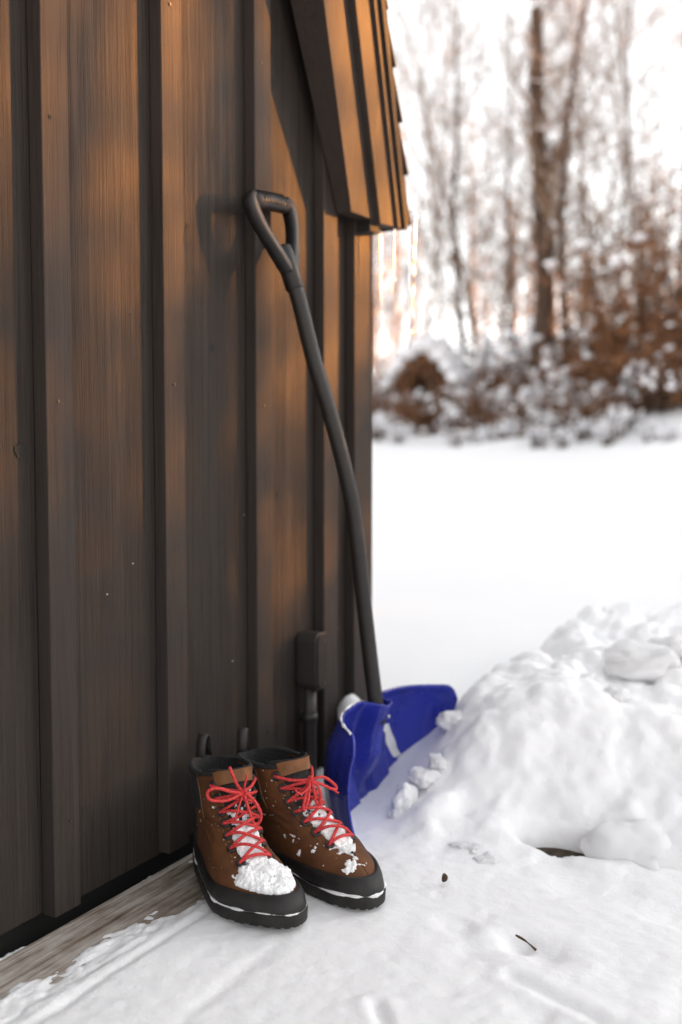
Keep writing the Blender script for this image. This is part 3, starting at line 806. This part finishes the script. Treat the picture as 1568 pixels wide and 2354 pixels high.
# ------------------------------------------------------------------ clods, cone, twig
def clod_mesh(seed, sub=4):
    import bmesh
    bm = bmesh.new(); bmesh.ops.create_icosphere(bm, subdivisions=sub, radius=1.0)
    V = np.array([v.co for v in bm.verts]); q = np.random.RandomState(seed)
    for _ in range(4):                                       # knock facets into it
        d = q.normal(size=3); d /= np.linalg.norm(d); h = q.uniform(.7, .95); k = V @ d - h
        V = V - np.where(k > 0, k * .85, 0)[:, None] * d
    V = V * (1 + .55 * fbm(V[:, 0] * 1.3 + seed, V[:, 1] * 1.3, V[:, 2] * 1.3, 4, seed, .6)[:, None] + .10 * fbm(V[:, 0] * 7, V[:, 1] * 7 + seed, V[:, 2] * 7, 3, seed)[:, None])
    for v, c in zip(bm.verts, V): v.co = c
    me = bpy.data.meshes.new('snow_clod'); bm.to_mesh(me); bm.free(); me.materials.append(MATS['loose_snow'])
    me.polygons.foreach_set('use_smooth', [True] * len(me.polygons)); return me
CL = [clod_mesh(s) for s in range(6)]
qc = random.Random(12)
def clod(u, v, z, r, sq=.8, k=None, label='lump of shovelled snow lying on the bank beside the blue shovel', grp='snow lumps on the bank'):
    p = onz(u, v, z); o = link(bpy.data.objects.new('snow_clod', CL[qc.randrange(6) if k is None else k])); o.location = p
    o.scale = (r * qc.uniform(.85, 1.2), r * qc.uniform(.85, 1.2), r * sq); o.rotation_euler = (qc.uniform(-.4, .4), qc.uniform(-.4, .4), qc.uniform(0, 6.28))
    tag(o, label, 'snow lump', grp); return o
for u, v, z, r, q_ in ((915, 1888, .004, .020, 1.2), (935, 1845, .030, .026, 1.2), (975, 1790, .062, .024, .8), (1005, 1752, .085, .018, .8), (930, 1918, -.004, .022, .7), (1005, 1932, -.010, .034, .55), (1078, 1957, -.010, .034, .5),
                   (1395, 1440, .21, .046, 1.0), (1295, 1500, .16, .030, .8), (1225, 1545, .14, .052, .6), (1470, 1525, .21, .062, .6), (1135, 1640, .12, .030, .7), (1205, 1600, .14, .024, .7), (1060, 1668, .12, .040, .6), (1350, 1575, .19, .028, .6), (1545, 1490, .23, .05, .6), (1300, 1610, .17, .020, .8), (1420, 1600, .19, .024, .7), (1160, 1710, .10, .018, .7),
                   (1120, 1985, -.006, .020, .8), (1085, 1968, -.004, .014, .8), (1262, 1986, -.016, .013, .9), (1312, 1992, -.016, .016, .9), (1232, 1980, -.016, .008, .8), (1440, 1960, .0, .070, .5), (1545, 1995, -.012, .05, .6)):
    clod(u, v, z, r, q_)
clod(822, 1672, .085, .050, 1.0, 2, 'tilted slab of snow leaning at the shed corner behind the shovel', None)
p = onz(1020, 2024, .006); cone = MB()
for k in range(40):
    t = k / 39; a = k * 2.4; c = np.array([.002 * math.sin(t * 3), -.001, .018 * t]); r = .0045 * math.sin(.35 + t * 2.5)
    q0 = c + r * np.array([math.cos(a), math.sin(a), .25]); w = np.array([-math.sin(a), math.cos(a), 0]) * .0018; dn = np.array([0, 0, -.0025])
    cone.prism([c - w * .5, c + w * .5, q0 + w, q0 - w], [x + dn * .4 for x in (c - w * .5, c + w * .5, q0 + w, q0 - w)])
co = cone.build('tree_cone', 'cone'); co.location = p; co.rotation_euler = (.5, .3, 0); tag(co, 'tiny brown alder cone lying on the snow in front of the bank', 'cone')
p = onz(1208, 2163, -.003); q0 = onz(1186, 2150, -.002); q1 = onz(1232, 2184, -.008)
tw = MB().tube(spline([q0, p, q1], 5), [.0007 + .0011 * abs(math.sin(.5 + 4.1 * i / 10)) for i in range(11)], 6).build('dead_twig', 'cone', None, True); tag(tw, 'short dark twig half sunk in a dent of the snow', 'twig')

# ------------------------------------------------------------------ forest edge
def grow(rng, h, r0, lean=(0, 0), nb=26, first=.18, twigs=3, ub=.55, taper=.92):
    """bare tree: list of (points, radii, level)"""
    out = []
    n_ = 12; pts = [np.zeros(3)]; d = np.array([lean[0], lean[1], 1.0])
    for i in range(n_):
        d = d + np.array([rng.uniform(-.07, .07), rng.uniform(-.07, .07), 0]); pts.append(pts[-1] + d / np.linalg.norm(d) * h / n_)
    rad = [r0 * (1 - taper * (i / n_) ** .9) + .004 for i in range(n_ + 1)]; out.append((pts, rad, 0))
    def branch(p, dirn, ln, r, lev):
        k = 6 if lev == 1 else 4; P = [p]; d_ = dirn / np.linalg.norm(dirn)
        for i in range(k):
            d_ = d_ + np.array([rng.uniform(-.22, .22), rng.uniform(-.22, .22), rng.uniform(-.06, .22)]); d_ /= np.linalg.norm(d_); P.append(P[-1] + d_ * ln / k)
        out.append((P, [r * (1 - .85 * i / k) for i in range(k + 1)], lev))
        if lev < twigs:
            for j in range(6 if lev == 1 else 5):
                t = rng.uniform(.25, 1); i = min(int(t * k), k - 1); q = P[i] + (P[i + 1] - P[i]) * (t * k - i)
                nd = d_ * .7 + np.array([rng.uniform(-1, 1), rng.uniform(-1, 1), rng.uniform(-.3, .8)]) * .8
                branch(q, nd, ln * rng.uniform(.32, .6), max(r * .5, .0025), lev + 1)
    for j in range(nb):
        t = first + (1 - first) * (j + rng.random()) / nb; i = min(int(t * n_), n_ - 1); q = pts[i] + (pts[i + 1] - pts[i]) * (t * n_ - i)
        a = j * 2.4 + rng.uniform(-.6, .6); ln = h * (.10 + .20 * (1 - t)) * rng.uniform(.6, 1.2)
        branch(q, np.array([math.cos(a), math.sin(a), ub + rng.uniform(-.3, .5)]), ln, max(.005, rad[i] * .30), 1)
    return out
def tree_meshes(seed, h, r0, **kw):
    rng = random.Random(seed); br = grow(rng, h, r0, **kw); tr_, cr, sn = MB(), MB(), MB()
    for P, R_, lev in br:
        if lev == 0: tr_.tube(P, R_, 9)
        else: cr.tube(P, R_, 5 if lev == 1 else 3, False)
        if lev in (1, 2):
            for i in range(len(P) - 1):
                d = P[i + 1] - P[i]
                if abs(d[2]) < .72 * np.linalg.norm(d) and rng.random() < .55:
                    w = max(R_[i], .006); up = np.array([0, 0, w * .9])
                    sn.tube([P[i] + up, (P[i] + P[i + 1]) / 2 + up * 1.5, P[i + 1] + up], [w * .5, w * rng.uniform(1.0, 1.7), w * .4], 5)
    return tr_, cr, sn
def mk_tree(name, loc, label, seed, h, r0, bark='bark', group='bare trees at the edge of the snowfield', **kw):
    root = empty(name, loc, label, 'tree', group); a, b_, c = tree_meshes(seed, h, r0, **kw)
    t = a.build('trunk', bark, root, True); cr = b_.build('crown', 'twig', root, True)
    if c.v: c.build('snow_load', 'branch_snow', root, True)['kind'] = 'stuff'
    return root
def gz(x, y): return float(ground_z(np.array([x]), np.array([y]))[0])
def at(u, v, y):
    p = ony(u, v, y); return (p[0], p[1], gz(p[0], p[1]) - .05)
# trees in view, by the picture column of their foot
big = mk_tree('bare_tree', at(1250, 950, 12.6), 'thickest bare tree trunk at the forest edge, snow in its fork', 21, 5.35, .150, lean=(.02, 0), nb=20, first=.35, taper=.5)
mk_tree('bare_tree', at(1298, 950, 12.2), 'slender dark trunk standing right against the thickest tree', 22, 6.2, .065, lean=(-.02, 0), nb=26, first=.35)
view = [(1062, 13.6, 8.0, .085, 'bark'), (1118, 14.2, 8.4, .07, 'pale_bark'), (1185, 13.2, 7.6, .045, 'bark'), (1222, 14.6, 8.8, .06, 'pale_bark'), (965, 15.2, 7.6, .05, 'pale_bark'), (905, 17.0, 8.0, .05, 'pale_bark'),
        (1370, 14.8, 8.0, .06, 'pale_bark'), (1430, 13.6, 7.8, .05, 'bark'), (1490, 15.0, 8.6, .06, 'pale_bark'), (1545, 13.4, 8.0, .055, 'bark'), (1010, 16.5, 9.0, .06, 'pale_bark'), (1140, 17.5, 9.0, .06, 'pale_bark'), (1330, 17.5, 9.2, .06, 'pale_bark'), (1470, 18.0, 9.0, .06, 'pale_bark'), (860, 19, 9, .06, 'pale_bark'), (1260, 19, 9.5, .06, 'pale_bark')]
protos = []
for k, (u, y, h, r, bk) in enumerate(view):
    lab = 'slim %s bare tree with snow on its branches at the forest edge' % ('dark-barked' if bk == 'bark' else 'pale-barked')
    if k < 6:
        t = mk_tree('bare_tree', at(u, 960, y), lab, 30 + k, h, r * .62, bk, lean=(random.Random(k).uniform(-.04, .04), 0), nb=40, first=.14); protos.append(t)
    else:
        src = [p_ for p_ in protos if p_['label'] == lab]; t = copy_thing(src[k % len(src)]); t.location = at(u, 960, y); t.rotation_euler = (0, 0, k * 1.7); t.scale = (1, 1, h / 8.0)
for k, (u, y) in enumerate(((800, 13.4), (745, 15.0), (690, 13.0), (640, 14.6), (580, 13.6), (520, 15.4), (455, 13.2), (390, 14.4), (320, 13.6))):
    src = protos[(k * 5 + 1) % 6]; t = copy_thing(src); t.location = at(u, 960, y); t.rotation_euler = (0, 0, k * 2.1); t.scale = (1, 1, .9 + .05 * (k % 4))
# forest going on to the right, outside the picture: it filters the low sun
qf = random.Random(77)
for k in range(26):
    a = math.radians(62 - 68 * k / 25 + qf.uniform(-2, 2)); R_ = qf.uniform(13.0, 18.0)
    x, y = .5 + R_ * math.cos(a) * 1.0, 1.2 + R_ * math.sin(a)
    t = copy_thing(protos[k % 6]); t.location = (x, y, gz(x, y) - .05); t.rotation_euler = (0, 0, k * 2.3); t.scale = (1.0, 1.0, qf.uniform(.8, 1.1))
    t['label'] = 'slim bare tree added out of view to throw shade bands on the shed wall'; t['group'] = 'bare trees beside the field'
# dark spruces added out of view to keep the field and forest edge in shade
def mk_shade_spruce(loc, seed, h):
    q = np.random.RandomState(seed); root = empty('shade_spruce', loc, 'dark spruce tree added out of view to shade the field and bare trees', 'tree', 'added spruces shading the field')
    MB().tube([(0, 0, 0), (0, 0, h * .5), (0, 0, h)], [.12, .08, .01], 7).build('trunk', 'bark', root, True)
    V, F = [], []
    for k in range(int(h * 9)):
        t = k / (h * 9); zc_ = .3 + t * (h - .3); R_ = (1 - t) * h * .24 + .12
        for j in range(12):
            a = q.uniform(0, 6.28); d = np.array([math.cos(a), math.sin(a), 0]); e = np.array([-d[1], d[0], 0]); r = R_ * q.uniform(.7, 1.1)
            for m_ in range(3):
                b_ = len(V); r0_, r1_ = r * m_ / 3, r * (m_ + 1) / 3; w = .16 * (1.3 - m_ * .3); z0 = zc_ - .25 * r0_ + q.uniform(-.05, .05); z1 = zc_ - .25 * r1_ - .03
                V += [np.array([0, 0, z0]) + d * r0_ - e * w, np.array([0, 0, z0]) + d * r0_ + e * w, np.array([0, 0, z1]) + d * r1_ + e * w * .6, np.array([0, 0, z1]) + d * r1_ - e * w * .6]; F.append((b_, b_ + 1, b_ + 2, b_ + 3))
    mesh_obj('crown', V, F, 'needle', root, False); return root
noisy('needle', (.012, .022, .010), (.03, .045, .02), 5, .9, 0)
spr = [mk_shade_spruce((2.0, 23.0, .8), 1, 10.0), mk_shade_spruce((4.4, 22.0, .8), 2, 9.0)]
for k, (x, y) in enumerate(((-1.0, 20.6), (2.6, 19.4), (6.0, 18.2), (-.6, 22.6), (1.6, 21.6), (3.4, 21.2), (-.2, 24.5), (6.6, 21.0), (8.8, 20.2), (1.0, 27.0), (3.4, 26.0), (6.0, 25.0), (-2.4, 31.0), (8.6, 24.0))):
    t = copy_thing(spr[k % 2]); t.location = (x, y, .8); t.rotation_euler = (0, 0, k); t.scale = (1.25, 1.25, 1.2)
for k, (yy, R_, sc) in enumerate(((1.36, 12.5, 1.2), (.86, 12.0, 1.2))):  # added unseen trees on the sun line, their trunks shade chosen wall boards
    x, y = .640 * R_, yy + .768 * R_
    t = copy_thing(protos[(0, 3, 1, 5, 0)[k]]); t.location = (x, y, gz(x, y) - .05); t.rotation_euler = (0, 0, k * 1.9); t.scale = (sc, sc, 1.0)
    t['label'] = 'slim bare tree added out of view to throw shade bands on the shed wall'; t['group'] = 'bare trees beside the field'
# far wood
far = MB(); qw = random.Random(5)
for k in range(150):
    a = math.radians(qw.uniform(20, 150)); R_ = qw.uniform(24, 48); x, y = R_ * math.cos(a), R_ * math.sin(a); z = gz(x, y); h = qw.uniform(6, 10)
    top = np.array([x + qw.uniform(-.5, .5), y, z + h]); b0 = np.array([x, y, z - .2]); far.tube([b0, (b0 + top) / 2 + np.array([qw.uniform(-.2, .2), 0, 0]), top], [.10, .07, .02], 5, False)
    for j in range(22):
        t = qw.uniform(.15, 1); p = b0 + (top - b0) * t; a2 = qw.uniform(0, 6.28); ln = qw.uniform(.5, 1.6) * (1.2 - t)
        d = np.array([math.cos(a2), math.sin(a2), qw.uniform(.1, .9)]) * ln; far.tube([p, p + d * .5 + np.array([0, 0, .1]), p + d], [.022, .014, .006], 3, False)
        for i in range(3):
            p2 = p + d * qw.uniform(.3, 1); far.tube([p2, p2 + np.array([qw.uniform(-.5, .5), qw.uniform(-.5, .5), qw.uniform(0, .6)])], [.009, .004], 3, False)
fo = far.build('far_wood', 'twig', None, True); fo['kind'] = 'stuff'; tag(fo, 'distant bare woodland behind the trees at the field edge', 'woodland')

# leafy brown thicket
def thicket_meshes(seed, w, h, n_stem=34, n_leaf=5200, size=.05):
    q = np.random.RandomState(seed); st, sn = MB(), MB(); tips = []
    for k in range(n_stem):
        a = q.uniform(0, 6.28); r = w * .5 * math.sqrt(q.uniform(0, 1)); b0 = np.array([r * .5 * math.cos(a), r * .5 * math.sin(a), 0]); hh = h * (1 - .45 * (r / (w * .5)) ** 2) * q.uniform(.7, 1.05)
        P = [b0]; e = np.array([r * 1.05 * math.cos(a), r * 1.05 * math.sin(a), hh])
        for i in range(1, 6):
            t = i / 5; P.append(b0 + (e - b0) * np.array([t ** 1.4, t ** 1.4, t]) + q.normal(size=3) * .04)
        st.tube(P, [.018 * (1 - .8 * i / 5) for i in range(6)], 5, False); tips.append(np.array(P))
        for j in range(6):
            i = q.randint(1, 5); d = q.normal(size=3) * .28; d[2] = abs(d[2]) * .6; st.tube([P[i], P[i] + d * .5, P[i] + d], [.007, .005, .002], 3, False); tips.append(np.array([P[i], P[i] + d * .6, P[i] + d]))
    V, F = [], []
    idx = q.randint(0, len(tips), n_leaf)
    for k in idx:
        P = tips[k]; i = q.randint(1, len(P)); t = q.uniform(); p = P[i - 1] + (P[i] - P[i - 1]) * t + q.normal(size=3) * .055
        d = q.normal(size=3); d /= np.linalg.norm(d); e = np.cross(d, q.normal(size=3)); e /= np.linalg.norm(e); s = size * q.uniform(.6, 1.4); b_ = len(V)
        V += [p - d * s * .5, p + e * s * .32, p + d * s * .5 + np.cross(d, e) * s * .15, p - e * s * .32]; F.append((b_, b_ + 1, b_ + 2, b_ + 3))
    return st, V, F, tips
def blob(mb, c, r, q, n1=7, n2=5):
    k0 = len(mb.v); ph = q.uniform(0, 6.28)
    for i in range(n2 + 1):
        th = math.pi * i / n2
        for j in range(n1):
            a = 2 * math.pi * j / n1 + ph; rr = 1 + q.uniform(-.22, .22)
            mb.v.append(tuple(np.array(c) + np.array(r) * rr * np.array([math.sin(th) * math.cos(a), math.sin(th) * math.sin(a), math.cos(th)])))
    for i in range(n2):
        for j in range(n1):
            a, b_ = k0 + i * n1 + j, k0 + i * n1 + (j + 1) % n1; mb.f.append((a, b_, b_ + n1, a + n1))
def mk_thicket(loc, label, seed, w, h, group, n_leaf=5200, snow_n=26, cat='shrub'):
    root = empty('leafy_thicket', loc, label, cat, group); st, V, F, tips = thicket_meshes(seed, w, h, n_leaf=n_leaf); q = random.Random(seed)
    st.build('stems', 'bark', root, True); mesh_obj('foliage', V, F, 'dead_leaf', root, False)
    sn = MB()
    for k in range(snow_n):
        P = tips[q.randrange(len(tips))]; c = P[-1] if q.random() < .5 else P[len(P) // 2]; s = q.uniform(.035, .10); blob(sn, c + np.array([0, 0, s * .3]), (s * q.uniform(.8, 1.6), s, s * .6), q)
    if sn.v: sn.build('snow_load', 'branch_snow', root, True)['kind'] = 'stuff'
    return root
th1 = mk_thicket(at(1490, 940, 11.6), 'tall rounded brown-leaved thicket with clumps of snow at the forest edge', 3, 2.3, 3.25, None, 13000, 40)
th2 = mk_thicket(at(1395, 950, 12.0), 'low brown-leaved bush under the thickest tree trunk', 4, 1.3, 1.5, None, 4200, 30)
for k, (u, y, sc) in enumerate(((1150, 12.2, .8), (1215, 12.6, .75), (900, 12.8, .8), (1330, 12.6, 1.1), (1560, 10.9, .8), (940, 11.2, .45), (1085, 11.4, .5), (1180, 10.9, .4), (1260, 11.1, .45), (1310, 10.8, .4), (1010, 11.6, .5), (1400, 10.7, .4), (870, 11.8, .5), (790, 12.4, .8), (700, 12.0, .7), (600, 12.6, .9), (480, 12.2, .8))):
    t = copy_thing(th2, 'brown-leaved bush poking out of the snow laden shrubs'); t['group'] = 'brown bushes among the shrubs'; t.location = at(u, 960, y); t.rotation_euler = (0, 0, 1 + 2 * k); t.scale = (sc, sc, sc)
pr3 = mk_thicket((11.0, 9.2, gz(11, 9.2) - .1), 'brown-leaved thicket added out of view to shade the snow and lower wall', 5, 3.0, 3.0, 'added thickets shading the field', 9000, 30)
for k in range(30):  # ring of added thickets outside the view, blocks low sun from the snow
    a = math.radians(88 - 94 * k / 29); R_ = 12.2 + 1.3 * (k % 2); x, y = .2 + R_ * math.cos(a), 1.2 + R_ * math.sin(a)
    t = copy_thing(pr3 if k % 3 else th1); t['label'] = pr3['label']; t['group'] = pr3['group']; t.location = (x, y, gz(x, y) - .1); t.rotation_euler = (0, 0, k * 1.3)
    t.scale = (1, 1, (.92 + .16 * (k % 4) / 3) * (1.0 if k % 3 else 1.08))
sap = mk_thicket((9.4, 12.4, gz(9.4, 12.4) - .1), 'tall brown-leaved sapling clump added out of view to dapple the sun on the wall', 15, 3.4, 4.6, 'added sapling clumps dappling the sun', 2700, 20)
for k, (x, y) in enumerate(((10.9, 10.9), (8.0, 13.9), (11.6, 13.8), (10.4, 15.4))):  # more added clumps out of view, breaking up the sun on the wall
    t = copy_thing(sap); t.location = (x, y, gz(x, y) - .1); t.rotation_euler = (0, 0, 1.3 * k + 1); t.scale = (1, 1, .95 + .08 * k)

# snow-laden low shrubs along the edge of the field
def snowy_shrub(loc, label, seed, w, h, group, n_stem=34, arch=None):
    q = random.Random(seed); root = empty('snowy_shrub', loc, label, 'shrub', group); st, sn = MB(), MB()
    for k in range(n_stem):
        a = q.uniform(0, 6.28); r = w * .5 * q.uniform(.3, 1); b0 = np.array([q.uniform(-.2, .2) * w, q.uniform(-.2, .2) * w, 0]); top = h * q.uniform(.6, 1.1)
        P = spline([b0, b0 + np.array([r * .35 * math.cos(a), r * .35 * math.sin(a), top * .7]), b0 + np.array([r * .8 * math.cos(a), r * .8 * math.sin(a), top * q.uniform(.8, 1.0)]), b0 + np.array([r * 1.15 * math.cos(a), r * 1.15 * math.sin(a), top * q.uniform(.45, .75)])], 4)
        st.tube(P, [.011 * (1 - .8 * i / (len(P) - 1)) for i in range(len(P))], 4, False)
        for i in range(3, len(P)):
            if q.random() < .40 and i < len(P) - 1: s = q.uniform(.016, .060); up_ = np.array([0, 0, s * .55]); sn.tube([P[i] + up_ * .5, P[i] * .6 + P[i + 1] * .4 + up_, P[i + 1] + up_ * .4], [s * .35, s, s * .3], 6)
    st.build('stems', 'bark', root, True); sn.build('snow_load', 'branch_snow', root, True)['kind'] = 'stuff'; return root
sp_ = []
for k in range(5): sp_.append(snowy_shrub((0, 0, 0), 'low shrub bowed under snow at the forest edge', 50 + k, 1.0, .75, 'snow covered shrubs'))
qs = random.Random(9); first = [True] * 5
for k, (u, y, s) in enumerate(((870, 13.2, .9), (930, 12.6, .95), (1040, 12.6, 1.0), (1095, 12.2, .9), (1140, 12.0, 1.0), (1190, 12.4, 1.05), (1235, 11.8, .9), (1290, 11.7, .85), (1340, 11.9, .9), (1400, 11.3, .85), (1450, 11.4, .8), (1515, 10.9, .8), (1100, 13.2, 1.6), (1180, 13.4, 1.5), (1330, 13.0, 1.5), (1000, 13.6, 1.4), (1560, 11.6, 1.0), (880, 12.0, .8), (1060, 11.3, .6), (1210, 11.0, .55), (900, 11.2, .5), (1110, 10.6, .42), (1160, 10.2, .36), (1270, 10.6, .42), (1350, 10.3, .38), (1430, 10.4, .45), (1500, 10.0, .4), (915, 10.2, .36), (1045, 9.8, .34), (1240, 9.9, .36), (1540, 9.8, .36), (1400, 10.0, .36), (870, 10.4, .4), (1290, 9.9, .3), (1200, 13.0, 1.9), (1060, 13.4, 1.7), (930, 14.0, 1.7), (1300, 13.6, 1.9), (1420, 13.2, 1.8), (820, 12.4, 1.0), (760, 12.0, .9), (720, 12.8, 1.3), (660, 11.8, .9), (610, 12.2, 1.0), (550, 11.8, .9), (500, 12.6, 1.2), (440, 12.0, .9), (370, 12.2, 1.0), (780, 11.0, .5), (640, 11.0, .5), (520, 11.0, .5))):
    t = sp_[k % 5] if first[k % 5] else copy_thing(sp_[k % 5]); first[k % 5] = False
    t.location = at(u, 960, y); t.rotation_euler = (0, 0, k * 1.1); t.scale = (s, s, s)
# bent-over bush making a brown arch with a thick cap of snow
ar = empty('bent_bush', at(985, 880, 12.6), 'brown bush bent into an arch under a thick cap of snow', 'shrub'); ar.scale = (1.3, 1.1, 1.45); qa = random.Random(31); st, V, F, sn = MB(), [], [], MB()
for k in range(70):
    o1 = np.array([0, qa.uniform(-.3, .3), 0]); w = qa.uniform(.25, .62); hh = .98 * (1 - .3 * (w / .62)) + qa.uniform(-.12, .05); side_ = qa.choice((-1, 1)); a0 = qa.uniform(-.25, .25)
    P = spline([o1 + np.array([-w * side_, 0, .0]), o1 + np.array([-w * .55 * side_, 0, hh * .6]), o1 + np.array([a0 * .3, 0, hh]), o1 + np.array([w * .45 * side_, 0, hh * .8]), o1 + np.array([w * .75 * side_, 0, hh * .45])], 5)
    P = [p + np.array([qa.uniform(-.02, .02), qa.uniform(-.02, .02), 0]) for p in P]; st.tube(P, .012, 4, False)
    for p in P[2:]:
        for j in range(4):
            d = np.array([qa.gauss(0, 1), qa.gauss(0, 1), qa.gauss(0, 1)]); d /= np.linalg.norm(d); e = np.cross(d, [qa.gauss(0, 1), qa.gauss(0, 1), qa.gauss(0, 1)]); e /= np.linalg.norm(e); c = p + d * .05; b_ = len(V); s = .055
            V += [c - d * s * .5, c + e * s * .35, c + d * s * .5, c - e * s * .35]; F.append((b_, b_ + 1, b_ + 2, b_ + 3))
for k in range(90):
    t = qa.uniform(-1, 1); x = t * .55; z = 1.0 - .55 * abs(t) ** 1.5 - .05; s = qa.uniform(.06, .11) * (1.1 - .5 * abs(t)); blob(sn, (x, qa.uniform(-.3, .25), z), (s * 1.3, s * 1.2, s * .8), qa)
st.build('stems', 'bark', ar, True); mesh_obj('foliage', V, F, 'dead_leaf', ar, False); sn.build('snow_load', 'branch_snow', ar, True)['kind'] = 'stuff'
